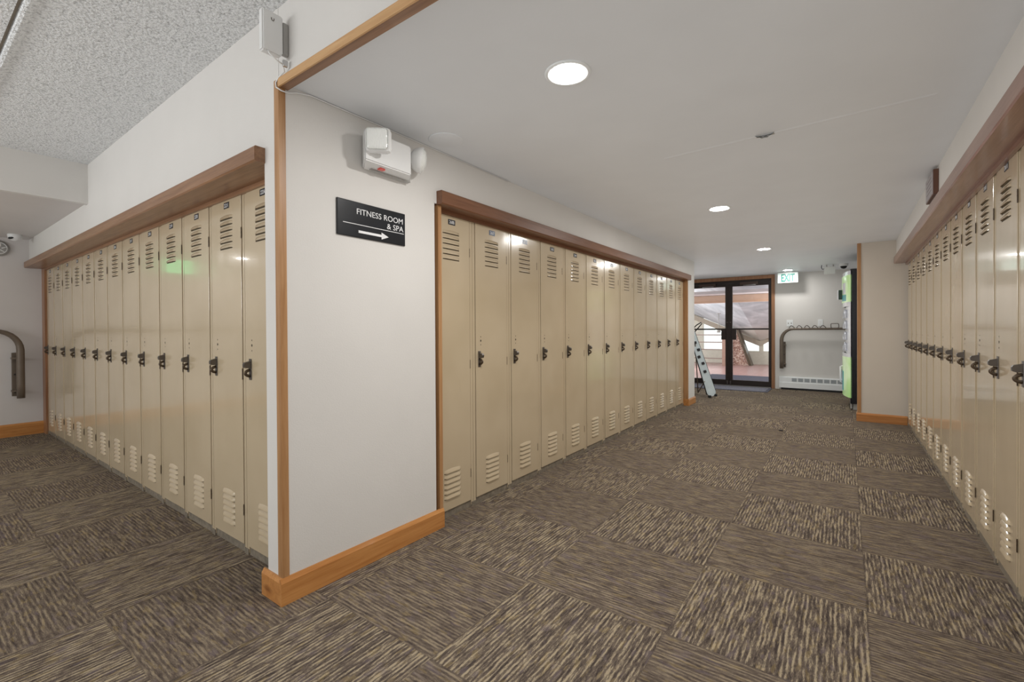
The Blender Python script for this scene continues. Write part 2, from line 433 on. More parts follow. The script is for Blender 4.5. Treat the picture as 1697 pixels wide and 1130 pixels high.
# ------------------------------------------------------------------ lockers (local frame: x = width, front faces -y, z up)
def hood(mb, xc, z, w=.146, h=.021, d=.0085, slit=.005):
    n = 10
    top = []; low = []; mid = []
    for i in range(n+1):
        u = i/n; x = xc - w/2 + w*u; k = min(1., math.sin(PI*u)*3.2)**.7 if 0 < u < 1 else 0.
        arc = h*(.72 + .28*math.sin(PI*u))
        top.append(mb.bm.verts.new((x, -.0041, z+arc)))
        mid.append(mb.bm.verts.new((x, -.0041-d*.8*k, z+arc*.45)))
        low.append(mb.bm.verts.new((x, -.0041-d*k, z)))
    mb.mi = 0
    for i in range(n):
        for a, b in ((top, mid), (mid, low)):
            f = mb.bm.faces.new([a[i], a[i+1], b[i+1], b[i]]); f.material_index = 0; f.smooth = True
    mb.mi = 1
    mb.face([(xc-w/2, -.0044, z-slit), (xc+w/2, -.0044, z-slit), (xc+w/2, -.0044, z), (xc-w/2, -.0044, z)])
    mb.mi = 0
def locker_meshes(W, H):
    """W locker pitch, H door top height"""
    g = .029; x0, x1 = g, W-g; z0, z1 = .045, H
    L = {}
    b = MB()                                   # cabinet: sides, top, front flanges
    b.box((.0016, .0, .012), (g-.005, .013, H+.024)); b.box((W-g+.005, 0, .012), (W-.0016, .013, H+.024))
    b.box((.0016, .001, H+.0055), (W-.0012, .013, H+.024)); b.box((.0012, .013, .02), (.004, .42, H+.022)); b.box((W-.004, .013, .02), (W-.0012, .42, H+.022))
    b.box((.004, .013, H+.018), (W-.004, .42, H+.022)); b.box((.004, .417, .02), (W-.004, .42, H+.018)); b.box((.004, .013, .02), (W-.004, .42, .026))
    b.mi = 1; b.box((g-.005, .006, .045), (W-g+.005, .008, H+.0055)); b.mi = 0
    L['cabinet'] = b.mesh('cabinet', ['locker', 'slot'])
    d = MB(); d.box((x0, -.004, z0), (x1, .006, z1), .0022)
    for k in range(6):
        hood(d, W/2, H-.098-.0315*k-.012)
        hood(d, W/2, .118+.0315*k, h=.023, d=.0105)
    d.mi = 1
    for zz, r in ((1.106, .0035), (1.080, .0062), (1.053, .0035)):
        c = x0+.050
        d.face([(c+r*math.cos(2*PI*k/10), -.0046, zz+r*math.sin(2*PI*k/10)*1.15) for k in range(10)])
    L['door'] = d.mesh('door', ['locker', 'slot'])
    h = MB(); hc = x0+.034                         # latch: base strip, upper lift tab, lower padlock eye
    h.box((hc-.012, -.008, .905), (hc+.012, -.004, 1.012), .0018)
    h.prism([(-.006, .964), (-.030, .966), (-.038, .971), (-.039, .986), (-.034, .994), (-.006, 1.001)], hc-.011, hc+.009, lambda u, v, w_: (w_, u, v))
    h.mi = 1                                         # padlock eye ring
    ring = [(-.008+ -.0*k, 0, 0) for k in range(1)]
    pts = [(hc, -.008 - .022*math.sin(PI*k/10)**.6 if 0 < k < 10 else -.008, .956 - .032*k/10) for k in range(11)]
    h.tube(pts, .0075, 8)
    h.mi = 0; h.box((hc-.004, -.026, .926), (hc+.006, -.006, .934)); h.box((hc-.007, -.022, .950), (hc+.006, -.006, .956))
    L['handle'] = h.mesh('handle', ['chrome', 'hinge'])
    q = MB()
    q.box((-.0024, -.0052, -.029), (.0024, -.001, .029), .001)
    for k in (-1, 0, 1): q.box((-.0029, -.0058, k*.019-.0007), (.0029, -.0012, k*.019+.0007))
    L['hinge'] = q.mesh('hinge', 'hinge')
    tk = MB(); tk.box((.001, .004, 0), (W-.001, .016, .041)); tk.box((.001, .016, 0), (W-.001, .42, .018))
    tk.box((.0, -.004, 0), (.02, .006, .03)); tk.box((W-.02, -.004, 0), (W, .006, .03))
    L['toe_kick'] = tk.mesh('toe_kick', 'toe')
    L['W'] = W; L['H'] = H
    return L
plate_black = MB().box((-.0315, -.0055, -.0165), (.0315, -.004, .0165), .0006).mesh('number_plate', 'plate_black')
plate_blue = MB().box((-.0315, -.0055, -.0165), (.0315, -.004, .0165), .0006).mesh('number_plate', 'plate_blue')
def make_locker(L, loc, rz, label, group, number, blue=False):
    t = thing('metal_locker', label, 'locker', loc, rz, group)
    W, H = L['W'], L['H']
    link('cabinet', L['cabinet'], t)
    d = link('door', L['door'], t)
    link('toe_kick', L['toe_kick'], t)
    link('handle', L['handle'], d)
    for z in (.223, .93, H-.205): link('hinge', L['hinge'], d, (W-.0295, 0, z))
    p = link('number_plate', plate_blue if blue else plate_black, t, (W/2+.006, 0, H-.038))
    me = text_mesh(number, .028, .0003, 'CENTER', .044); me.materials.append(M['white_ink'])
    link('number', me, p, (0, -.0058, -.0095), (PI/2, 0, 0))
    return t
ORD = ['first', 'second', 'third', 'fourth', 'fifth', 'sixth', 'seventh', 'eighth', 'ninth', 'tenth', 'eleventh', 'twelfth', 'thirteenth', 'fourteenth']
# bank in the corridor's left wall, beyond the sign: front faces +x
LA = locker_meshes(.4012, 1.857)
xa = -1.978
for k in range(13):
    y0 = 1.8785 + .4012*k
    if k == 0: lab = 'beige steel locker nearest the fitness room sign, its left edge hidden by the wood jamb'
    elif k == 12: lab = 'beige steel locker at the far end of the bank beside the glass doors'
    else: lab = '%s beige locker from the fitness room sign in the left corridor bank' % ORD[k]
    make_locker(LA, (xa, y0, 0), PI/2, lab, 'lockers in the left corridor wall', '%dB' % (268-k) if k == 0 else '%d' % (268-k), k in (1, 2))
# shaded bank left of the wall corner: front faces -y
LB = locker_meshes(.402, 1.868)
for k in range(13):
    x0 = -2.502 - .402*k
    if k == 0: lab = 'shaded beige locker next to the wood-trimmed wall corner, half behind its edge'
    elif k == 12: lab = 'shaded beige locker at the far left end beside the tube rack'
    elif k in (5, 6)[:0]: lab = ''
    else: lab = '%s shaded beige locker leftwards from the wood-trimmed wall corner' % ORD[k]
    make_locker(LB, (x0, 1.103, 0), 0, lab, 'shaded lockers left of the wall corner', '%dA' % (222-k) if k == 0 else '%d' % (222-k))
# right hand bank: front faces -x
LC = locker_meshes(.388, 1.909)
for k in range(14):
    y1 = 7.068 - .388*k
    if k == 0: lab = 'glossy beige locker at the far end of the right bank, beside the taupe pillar'
    elif k == 11: lab = 'glossy beige locker nearest the camera at the right edge of the photo'
    elif k > 11: lab = 'glossy beige locker of the right bank, %s past the photo edge' % ('first' if k == 12 else 'second')
    else: lab = '%s glossy beige locker from the taupe pillar in the right bank' % ORD[k]
    make_locker(LC, (.588, y1, 0), -PI/2, lab, 'lockers in the right wall', '%d' % (301+k))

# ------------------------------------------------------------------ wall sign
s = thing('wall_sign', 'black FITNESS ROOM & SPA direction sign with white arrow on the wall', 'sign', (XA, 1.451, 1.6875))
RX = (PI/2, 0, PI/2)
b = MB(); b.box((0, -.204, -.086), (.009, .204, .086), .0035); b.obj('sign_panel', 'sign', s)
for body, yr, z, size, wd in (('FITNESS ROOM', .189, .027, .040, .283), ('& SPA', .190, -.0135, .040, .107)):
    me = text_mesh(body, size, .0005, 'RIGHT', wd); me.materials.append(M['white_ink'])
    link('lettering', me, s, (.0095, yr, z), RX)
MB().box((.009, -.173, -.0245), (.0098, .193, -.0215)).obj('rule_line', 'white_ink', s)
b = MB(); b.prism([(-.088, -.062), (-.088, -.050), (.048, -.050), (.048, -.0385), (.092, -.056), (.048, -.0735), (.048, -.062)], .009, .0098, lambda u, v, w_: (w_, u, v))
b.obj('arrow', 'white_ink', s)

# ------------------------------------------------------------------ emergency light
e = thing('emergency_light', 'white twin-head emergency light on the wall above the black sign', 'emergency light', (XA, 1.48, 1.945))
b = MB()
F_ = [(.1, -.145, .008), (.1, .137, .008), (.1, .137, .155), (.1, -.145, .155)]
B_ = [(0, -.085, 0), (0, .215, 0), (0, .215, .165), (0, -.085, .165)]
fv = [b.bm.verts.new(p) for p in F_]; bv = [b.bm.verts.new(p) for p in B_]
b.bm.faces.new(fv); b.bm.faces.new(bv[::-1])
for k in range(4): b.bm.faces.new([fv[k], bv[k], bv[(k+1) % 4], fv[(k+1) % 4]])
bmesh.ops.bevel(b.bm, geom=list(b.bm.edges), offset=.006, segments=2, affect='EDGES')
b.obj('housing', 'white_plastic', e)
MB().box((.05, -.035, -.002), (.072, -.005, .006)).obj('indicator', 'red', e)
MB().box((.02, -.06, -.004), (.035, .19, .004)).obj('bottom_slot', 'grey_plastic', e)
def head(loc, rot, square):
    hd = MB()
    if square:
        hd.box((-.055, -.06, -.058), (0, .06, .058), .02); hd.box((-.085, -.02, -.02), (-.05, .02, .02))
    else:
        hd.lathe([(0, -.066), (.03, -.062), (.052, -.045), (.064, -.02), (.068, 0), (.06, .004)], lambda x, y, h: (h, x, y))
    o = hd.obj('lamp_head', 'white_plastic', e, loc=loc, rot=rot)
    ln = MB()
    if square: ln.box((-.002, -.05, -.048), (.012, .05, .048), .012)
    else: ln.lathe([(.061, .001), (.05, .015), (.02, .024), (0, .025)], lambda x, y, h: (h, x, y))
    ln.obj('lens', 'lens', o)
head((.15, -.112, .10), (0, math.radians(5), math.radians(-48)), True)
head((.085, .228, .112), (0, math.radians(10), math.radians(42)), False)
MB().tube([(.04, .15, .08), (.08, .215, .095)], .014).obj('swivel', 'grey_plastic', e)

# ------------------------------------------------------------------ ceiling fixtures
def downlight(x, y, z, label, m='lamp', r=.069, rt=.094, group='recessed corridor downlights'):
    t = thing('downlight', label, 'ceiling light', (x, y, z), 0, group)
    MB().lathe([(rt, 0), (rt, -.003), (rt-.006, -.0055), (r+.004, -.0045), (r, -.001), (r-.001, 0)], lambda a, b_, h: (a, b_, h), 48).obj('trim_ring', 'white_enamel', t)
    MB().lathe([(r-.0005, -.0005), (r*.8, -.003), (r*.4, -.0042), (0, -.0045)], lambda a, b_, h: (a, b_, h), 48).obj('lens', m, t)
downlight(-.915, 1.655, CZ, 'lit round downlight nearest the camera in the corridor ceiling')
downlight(-.888, 4.293, CZ, 'lit round downlight second from the camera in the corridor ceiling')
downlight(-.870, 6.836, CZ, 'lit round downlight third from the camera, between locker end and pillar')
downlight(-.842, 9.56, CZ, 'lit round downlight just in front of the exit sign', 'lamp_far')
downlight(-7.0, -.85, 2.2, 'lit round downlight in the low ceiling by the left end wall', 'lamp_hall', group='hall downlights')
downlight(-3.4, -1.4, HZ, 'lit round fill downlight added in the popcorn ceiling behind the camera', 'lamp_hall', group='hall downlights')  # unseen lamp added as hall fill
t = MB(); t.lathe([(.094, 0), (.094, -.003), (.090, -.0045), (0, -.0045)], lambda a, b_, h: (a-1.772, b_+1.83, h+CZ), 48)
t.obj('ceiling_cover', 'ceiling', label='flush round white blank cover on the ceiling above the emergency light', cat='cover plate')
b = MB(); P0, P1 = Vector((-.90, 2.837, CZ)), Vector((.33, 2.79, CZ))
b.prism([(-.014, 0), (-.004, -.0022), (.004, -.0022), (.014, 0)], 0, 1, lambda u, v, w_: tuple(P0.lerp(P1, w_)+Vector((0, u, v))))
struct('trim_11', b, 'ceiling')
b = MB(); n = 8
vs = [[b.bm.verts.new((-.40+.095*i/n, 2.80+.035*j/3, CZ+.001-.022*math.sin(PI*i/n)**1*(1-j/3)-.003*(i % 2))) for j in range(4)] for i in range(n+1)]
for i in range(n):
    for j in range(3): b.bm.faces.new([vs[i][j], vs[i+1][j], vs[i+1][j+1], vs[i][j+1]])
b.obj('peeling_flap', 'flap', label='small grey peeling flap of tape on the corridor ceiling seam', cat='flap')

# cameras / boxes on the far ceiling
t = thing('dome_camera', 'white dome security camera in the corner above the shaded lockers', 'camera', (-7.17, .84, 2.201))
MB().lathe([(.055, 0), (.057, -.012), (.052, -.035), (.036, -.058), (.014, -.068), (0, -.069)], lambda a, b_, h: (a, b_, h)).obj('housing', 'white_plastic', t)
MB().lathe([(.024, 0), (.027, .006), (.018, .014), (0, .017)], lambda a, b_, h: (a, b_, h)).obj('camera_lens', 'black', t, loc=(.024, -.026, -.040), rot=(math.radians(52), 0, math.radians(38)))
t = thing('dome_camera', 'white and black dome camera on the ceiling above the vending machine', 'camera', (-.03, 9.2, CZ))
MB().lathe([(.06, 0), (.06, -.035), (.055, -.04), (0, -.04)], lambda a, b_, h: (a, b_, h)).obj('base', 'white_plastic', t)
MB().lathe([(.046, -.04), (.044, -.055), (.03, -.075), (0, -.084)], lambda a, b_, h: (a, b_, h)).obj('dome', 'black', t)
t = thing('junction_box', 'white electrical box hanging under the ceiling left of the vending machine', 'box', (-.215, 9.2, CZ))
MB().box((-.075, -.03, -.15), (.075, .03, -.035), .005).obj('case', 'white_plastic', t)
MB().box((-.05, -.012, -.04), (-.035, .012, 0)).box((.04, -.012, -.04), (.055, .012, 0)).obj('bracket', 'grey_plastic', t)
MB().tube([(-.07, 0, -.06), (-.10, 0, -.07), (-.115, 0, -.04), (-.11, 0, 0)], .005, 8).obj('cable', 'black', t)
t = thing('smoke_detector', 'round grille fixture on the left end wall near the ceiling', 'wall fixture', (XL, .752, 2.075), 0)
MB().lathe([(.085, 0), (.085, .018), (.06, .034), (0, .036)], lambda a, b_, h: (h, a, b_)).obj('housing', 'grey_plastic', t)
b = MB()
for k in range(6):
    a = 2*PI*k/6; b.tube([(.037, .02*math.cos(a), .02*math.sin(a)), (.03, .062*math.cos(a+.3), .062*math.sin(a+.3))], .005, 6)
b.tube([(.034, .062*math.cos(2*PI*k/20), .062*math.sin(2*PI*k/20)) for k in range(21)], .004, 6)
b.obj('grille_bars', 'white_plastic', t)

# exit signs
def exit_text(parent, loc, rot, size, w, m, d=.0008):
    me = text_mesh('EXIT', size, d, 'CENTER', w); me.materials.append(M[m]); return link('lettering', me, parent, loc, rot)
t = thing('exit_sign', 'lit white EXIT sign with teal letters hanging beside the glass doors', 'exit sign', (-.865, 9.83, CZ))
MB().box((-.162, -.009, -.205), (.162, .009, -.012), .003).obj('panel', 'exit_face', t)
MB().box((-.06, -.035, -.016), (.06, .035, 0), .003).obj('canopy', 'white_enamel', t)
me = text_mesh('EXIT', .19, .001, 'CENTER', .215, .006)
me.materials.append(M['exit_letter']); link('lettering', me, t, (0, -.0105, -.176), (PI/2, 0, 0))
t = thing('exit_sign', 'green lit EXIT sign on the left end wall, outside the photo', 'exit sign', (XL, -.22, 2.05))
MB().box((0, -.16, -.1), (.05, .16, .1), .004).obj('case', 'white_plastic', t)
MB().box((.05, -.15, -.09), (.054, .15, .09)).obj('face', 'exit_green', t)
exit_text(t, (.0545, 0, -.06), RX, .16, .22, 'white_ink')

# plaque on the right wall
t = thing('plaque', 'small dark wood plaque with pewter face on the wall above the right lockers', 'plaque', (XC, 4.18, 2.095))
MB().box((-.027, -.165, -.08), (0, .165, .08), .002).obj('wood_block', 'plaque_wood', t)
f = MB().box((-.029, -.158, -.074), (-.027, .158, .074)).obj('engraved_plate', 'plaque_face', t)
b = MB()
for k, wd in enumerate((.10, .12, .09, .11)): b.box((-.0295, -wd, .042-.027*k), (-.029, wd, .047-.027*k))
b.obj('engraved_lines', 'plaque_line', f)

# wireless access point at the corner
t = thing('wireless_access_point', 'white wireless antenna box strapped above the wood-trimmed wall corner', 'antenna box', (-1.828, .919, 2.335))
b = MB()
b.prism([(-.040, .078), (.042, .078), (.042, -.072), (.030, -.086), (-.040, -.086)], -.03, 0, lambda u, v, w_: (w_, u, v))
bmesh.ops.bevel(b.bm, geom=list(b.bm.edges), offset=.005, segments=2, affect='EDGES')
b.obj('case', 'white_plastic', t)
MB().box((-.026, .044, -.066), (-.004, .066, .062), .003).obj('wall_bracket', 'grey_plastic', t)
b = MB(); b.tube([(.0008, -.005, .052), (.001, -.005, .046), (.001, -.002, .042), (.001, .003, .042), (.001, .005, .046), (.001, .005, .052)], .0013, 6); b.obj('logo_mark', 'hinge', t)
MB().tube([(0, -.02, -.082), (.006, -.016, -.097), (.005, .01, -.108), (.001, .038, -.112)], .0026, 8).obj('strap_cable', 'white_plastic', t)
MB().box((-.006, .038, -.118), (.006, .058, -.092), .003).obj('clip', 'steel_clip', t)
b = MB()
b.tube([(-1.828, .958, 2.225), (-1.85, .976, 2.21), (-1.905, .980, 2.206), (-1.925, .978, 2.19), (-1.918, .976, 2.168), (-1.903, .99, 2.155), (-1.905, 1.02, 2.158), (-1.909, 1.06, 2.176), (-1.9095, 1.12, 2.1895), (-1.9095, 1.4, 2.1905), (-1.9095, 2.6, 2.1905)], .0028, 8)
b.obj('cable', 'white_plastic', label='thin white cable from the antenna box along the ceiling corner', cat='cable')

# ------------------------------------------------------------------ tube racks
def rack(name, label, loc, rz, length, loops, mirror=1):
    """local: x runs along the wall, wall at y=0, rack in front at -y; the bent end at x=0, running to +x*mirror"""
    t = thing(name, label, 'wall rack', loc, rz, 'tube racks for gear'); m = mirror
    pts = [(0, -.11, .40), (0, -.11, .55), (0, -.11, .80), (0, -.11, .93)]; r = [.033, .033, .033, .033]
    for k in range(1, 8):
        a = PI/2*k/7; pts.append((m*(.19-.19*math.cos(a)), -.11, .93+.21*math.sin(a))); r.append(.033-.012*k/7)
    pts += [(m*length*.5, -.11, 1.14), (m*(length-.19), -.11, 1.14)]; r += [.021, .021]
    for k in range(1, 8):
        a = PI/2*k/7; pts.append((m*(length-.19+.19*math.sin(a)), -.11, .93+.21*math.cos(a))); r.append(.021+.012*k/7)
    pts += [(m*length, -.11, .8), (m*length, -.11, .4)]; r += [.033, .033]
    MB().tube(pts, r, 14).obj('tube', 'rack', t)
    for x in (m*.036, m*(length-.036)):
        b = MB(); b.box((x-.022, -.02, .42), (x+.022, 0, .90), .003).box((x-.03, -.10, .47), (x+.03, -.015, .49)).box((x-.03, -.10, .83), (x+.03, -.015, .85))
        o = b.obj('mounting_plate', 'rack', t)
        MB().box((x-.007, -.026, .455), (x+.007, -.02, .469)).box((x-.007, -.026, .652), (x+.007, -.02, .666)).obj('bolts', 'black', o)
    for x, kind in loops:
        if kind == 'v': P = [(-.045, -.11, 1.158), (-.035, -.125, 1.172), (-.012, -.20, 1.198), (0, -.215, 1.203), (.012, -.20, 1.198), (.035, -.125, 1.172), (.045, -.11, 1.158)]
        else: P = [(-.05, -.115, 1.157), (-.058, -.15, 1.18), (-.055, -.20, 1.225), (-.045, -.215, 1.232), (.045, -.215, 1.232), (.055, -.20, 1.225), (.058, -.15, 1.18), (.05, -.115, 1.157)]
        MB().tube([(m*x+a, b_, c) for a, b_, c in P], .0055, 8).obj('wire_loop', 'wire', t)
    return t
rack('gear_rack', 'bronze tube rack with wire loops on the far wall above the heater', (-.98, YF, 0), 0, 1.75,
     [(.165, 'v'), (.285, 'v'), (.405, 'v'), (.525, 'v'), (.645, 'v'), (.82, 'r'), (1.0, 'r'), (1.2, 'v'), (1.35, 'v')])
rack('gear_rack', 'bronze tube rack on the left end wall beside the shaded lockers', (XL, .895, .03), PI/2, 2.7,
     [(.235+.16*k, 'v') for k in range(13)], -1)

# ------------------------------------------------------------------ far wall: heater, outlets, doors, mat
t = thing('baseboard_heater', 'white baseboard heater with grey grille squares under the far rack', 'heater', (-1.025, YF, 0))
L_ = 1.9
b = MB(); b.prism([(0, .038), (0, .242), (-.045, .242), (-.058, .232), (-.058, .14), (-.07, .135), (-.07, .038)], 0, L_, lambda u, v, w_: (w_, u, v)); b.obj('casing', 'white_enamel', t)
for k in range(16):
    x = .205+.1*k
    if x+.09 > L_: break
    MB().box((x, -.0605, .158), (x+.078, -.058, .220)).obj('grille', 'grille', t)
MB().box((0.03, -.05, 0), (L_-.03, 0, .038)).obj('gap_shade', 'black', t)  # black box puts shade into the open gap below the heater
for lab, x, sk in (('white wall outlet with two sockets above the left end of the rack', -.855, True), ('blank white wall plate above the middle of the far rack', -.376, False)):
    t = thing('wall_outlet', lab, 'wall outlet', (x, YF, 1.25))
    MB().box((-.052 if sk else -.038, -.007, -.06), (.052 if sk else .038, 0, .06), .002).obj('plate', 'white_enamel', t)
    if sk:
        for xx in (-.024, .024): MB().box((xx-.008, -.0085, -.018), (xx+.008, -.007, .012), .001).obj('socket', 'grey_plastic', t)
    else: MB().box((-.015, -.0085, -.03), (.015, -.007, .03), .001).obj('insert', 'white_plastic', t)

# door casing and glass doors
b = MB()
b.box((-1.157, YF-.02, 0), (-1.10, YF+.12, 2.185), .003); b.box((-2.79, YF-.02, 0), (-2.733, YF+.12, 2.185), .003); b.box((-2.733, YF-.02, 2.118), (-1.157, YF+.12, 2.185), .003)
struct('trim_12', b, 'door_trim')
b = MB()
b.box((-1.174, YF+.01, 0), (-1.157, YF+.09, 2.118)); b.box((-2.733, YF+.01, 0), (-2.716, YF+.09, 2.118)); b.box((-2.716, YF+.01, 2.06), (-1.174, YF+.09, 2.118))
struct('trim_13', b, 'bronze')
struct('trim_14', MB().box((-2.716, YF-.01, 0), (-1.174, YF+.10, .014)), 'steel_clip')
def leaf(name, x0, x1, inner):
    g0, g1 = (x0+.064, x1-.034) if inner == 'l' else (x0+.034, x1-.064); b = MB(); y0, y1 = YF+.02, YF+.065
    b.box((x0, y0, .016), (g0, y1, 2.058)); b.box((g1, y0, .016), (x1, y1, 2.058)); b.box((g0, y0, .016), (g1, y1, .12)); b.box((g0, y0, 2.0), (g1, y1, 2.058)); b.box((g0, y0, 1.128), (g1, y1, 1.158))
    o = b.obj(name, 'bronze', kind='structure')
    MB().box((g0, YF+.04, .12), (g1, YF+.046, 1.128)).obj('glass_pane', 'glass', o)
    MB().box((g0, YF+.04, 1.158), (g1, YF+.046, 2.0)).obj('glass_pane', 'glass', o)
    c = (x0+x1)/2
    cl = MB().box((c-.16, YF-.02, 2.02), (c+.16, YF+.02, 2.075), .004).obj('door_closer', 'closer', o)
    MB().tube([(c-.1, YF-.012, 2.012), (c+.12, YF-.012, 2.016)], .006, 8).obj('closer_arm', 'steel_clip', cl)
    px = (g0-.01, g0+.075) if inner == 'l' else (g1-.075, g1+.01)
    MB().box((px[0], YF-.005, .93), (px[1], YF+.02, 1.14), .004).obj('push_plate', 'bronze', o)
    bx_ = x0+.028 if inner == 'l' else x1-.028
    MB().lathe([(.012, 0), (.012, .006), (0, .008)], lambda a, b_, h: (bx_+a, YF+.02-h, 1.28+b_)).obj('lock_cylinder', 'chrome', o)
    MB().box((bx_-.012, YF+.005, .03), (bx_+.012, YF+.02, .10), .003).obj('floor_bolt', 'chrome', o)
leaf('door_1', -1.914, -1.176, 'l')
leaf('door_2', -2.714, -1.917, 'r')

t = thing('door_mat', 'grey-violet door mat with dark border in front of the glass doors', 'door mat', (-2.0, 9.68, 0))
MB().box((-.95, -.33, 0), (.86, .33, .009), .003).obj('border', 'mat_edge', t)
MB().box((-.90, -.28, .009), (.81, .28, .012)).obj('field', 'mat', t)
MB().lathe([(0, .012), (.012, .009), (.016, .004), (.012, 0)], lambda a, b_, h: (a*1.5-.592, b_+5.94, h), 8).obj('lint_scrap', 'debris', label='tiny dark scrap of lint on the carpet down the corridor', cat='lint')

# ------------------------------------------------------------------ folded step ladder leaning beside the doors
t = thing('step_ladder', 'folded pale blue-grey step ladder with black feet leaning left of the glass doors', 'ladder', (-1.80, 8.14, 0))
top = Vector((-.345, .07, 1.10)); foot = Vector((0, 0, .03)); ax = (top-foot).normalized()
wv = Vector((.83, .56, 0)).normalized(); wv = (wv - ax*wv.dot(ax)).normalized(); nv = ax.cross(wv).normalized()
def lp(a, w_, n): return tuple(foot + ax*a + wv*w_ + nv*n)
Lr = (top-foot).length
poly = []
hw = .074
for k in range(9): a = PI + PI*k/8; poly.append((hw + hw*math.sin(a)*1.0 - .0, hw*math.cos(a)))
poly = [(a_, w_) for a_, w_ in [(hw - hw*math.sin(PI*k/10)*1., -hw*math.cos(PI*k/10)) for k in range(11)]] + [(Lr, hw*.62), (Lr, -hw*.62)]
MB().prism(poly, -.012, .012, lambda u, v, w_: lp(u, v, w_)).obj('rail_panel', 'step_panel', t)
b = MB(); b.tube([lp(.04, -hw-.006, .0), lp(Lr, -hw*.62-.006, 0)], .008, 8); b.tube([lp(.06, hw+.004, 0), lp(Lr, hw*.62+.004, 0)], .008, 8); b.obj('edge_rails', 'black', t)
for w_ in (-hw*.6, hw*.75): MB().box((-.022, -.022, -.02), (.022, .022, .02), .006).obj('rubber_foot', 'rubber', t, loc=lp(.004, w_, 0), rot=(0, 0, .6))
for a_, w_ in ((.42, .0), (.56, .012), (.68, -.02), (.80, .01), (.93, -.01)):
    m_ = MB(); m_.box((-.022, -.018, -.022), (.022, .018, .022), .008); q = Matrix((wv, nv, ax)).transposed().to_euler()
    m_.obj('latch', 'black', t, loc=lp(a_, w_, -.022), rot=q)
MB().tube([lp(Lr-.02, -.03, .0), lp(Lr+.04, .02, -.02), lp(Lr+.09, .10, -.03), lp(Lr+.12, .19, -.03), lp(Lr+.10, .205, -.02), lp(Lr+.06, .15, -.01), lp(Lr-.01, .05, 0)], .009, 8).obj('top_handle', 'black', t)
MB().tube([lp(.26, -hw*.8, -.02), (-.33, .42, .02)], .009, 8).tube([(-.33, .42, .012), lp(.9, -.02, -.03)], .009, 8).obj('rear_strut', 'rack', t)

# ------------------------------------------------------------------ vending machine: front faces -x, bowed
t = thing('vending_machine', 'black drinks vending machine with bowed lime green and white front beyond the pillar', 'vending machine', (.048, 8.0, 0))
VW = 1.02
MB().box((.0, 0, .09), (.80, VW, 1.98), .006).obj('cabinet', 'vside', t)
def bow(y, d): return -d*math.sin(PI*min(max(y/VW, 0), 1))**.75 - .004
def panel(z0, z1, d, thick=.02, y0=0., y1=VW, off=0.):
    b = MB(); n = 18; P = []
    for k in range(n+1):
        y = y0+(y1-y0)*k/n; P.append((bow(y, d)+off, y))
    poly = P + [(x+thick, y) for x, y in P[::-1]]
    b.prism(poly, z0, z1, lambda u, v, w_: (u, v, w_)); return b
panel(1.52, 1.90, .095).obj('top_panel', 'lime', t)
panel(1.90, 1.955, .085).obj('top_cap', 'vwhite', t)
panel(1.46, 1.52, .085).obj('top_lip', 'vwhite', t)
panel(.17, .74, .088).obj('lower_panel', 'lime', t)
panel(.74, .79, .088).obj('lower_cap', 'vwhite', t)
o = panel(.79, 1.46, .05).obj('display_window', 'vwhite', t)
for r_ in range(4):
    for c_ in range(3):
        MB().lathe([(.03, 0), (.032, .06), (.02, .10), (.012, .12), (0, .12)], lambda a, b_, h: (a, b_, h), 12).obj('bottle', 'bottle', o, loc=(-.055, .22+.24*c_, .82+.16*r_))
panel(.24, .52, .09, .02, .30, .62, -.002).obj('teal_patch', 'teal', t)
panel(.20, .40, .09, .02, .62, .84, -.003).obj('green_patch', 'green', t)
panel(1.54, 1.63, .097, .02, .12, .34, -.002).obj('teal_patch', 'teal', t)
panel(1.64, 1.80, .097, .02, .14, .30, -.0025).obj('white_splash', 'vwhite', t)
MB().box((-.155, .40, 1.57), (-.09, .52, 1.72), .012).obj('payment_housing', 'vwhite', t)
MB().box((-.138, .385, 1.575), (-.085, .40, 1.715), .006).obj('payment_reader', 'vgreen', t)
MB().tube([(-.08, .42, .34), (-.115, .42, .35), (-.115, .42, .58), (-.08, .42, .59)], .012, 8).obj('delivery_handle', 'vwhite', t)
for fx in (.03, .68):
    for fy in (.03, VW-.10): MB().box((fx, fy, 0), (fx+.09, fy+.07, .09), .004).obj('foot', 'grey_plastic', t)
MB().box((.0, .02, .02), (.02, VW-.02, .09)).obj('kick_plate', 'grey_plastic', t)

# ------------------------------------------------------------------ lounge beyond the glass doors
struct('floor', MB().box((-7, YF, -.06), (1.6, 16.9, -.001)), 'redfloor')
t = MB().box((-2.75, 10.35, 0), (-1.3, 12.4, .008), .003).obj('lounge_mat', 'mat_out', label='dark charcoal mat on the red floor outside the glass doors', cat='door mat')
GY = 16.55
gable = [(-7, 0), (-7, 3.1), (-4.21, 1.632), (-2.215, .754), (-1.6, 1.15), (1.6, 3.0), (1.6, 0)]
# far gable wall with window openings (built as strips)
b = MB()
b.box((-7, GY, 0), (1.6, GY+.1, .43)); b.box((-3.34, GY, .43), (-2.74, GY+.1, 1.2)); b.box((-7, GY, .43), (-3.94, GY+.1, 3.0)); b.box((-2.25, GY, .43), (-2.13, GY+.1, .78))
b.box((-1.7, GY, .43), (1.6, GY+.1, 1.1))
struct('wall_lounge', b, 'cream')
struct('window_1', MB().box((-3.93, GY+.05, .43), (-3.35, GY+.06, 1.3)), 'glass')
struct('window_2', MB().box((-2.74, GY+.05, .43), (-2.25, GY+.06, .85)), 'glass')
def beam(name, p0, p1, h, y0, y1, m):
    b = MB(); b.prism([(p0[0], p0[1]), (p1[0], p1[1]), (p1[0], p1[1]-h), (p0[0], p0[1]-h)], y0, y1, lambda u, v, w_: (u, w_, v)); return struct(name, b, m)
beam('trim_15', (-4.9, 1.93), (-2.215, .754), .17, GY-.06, GY+.12, 'beam')
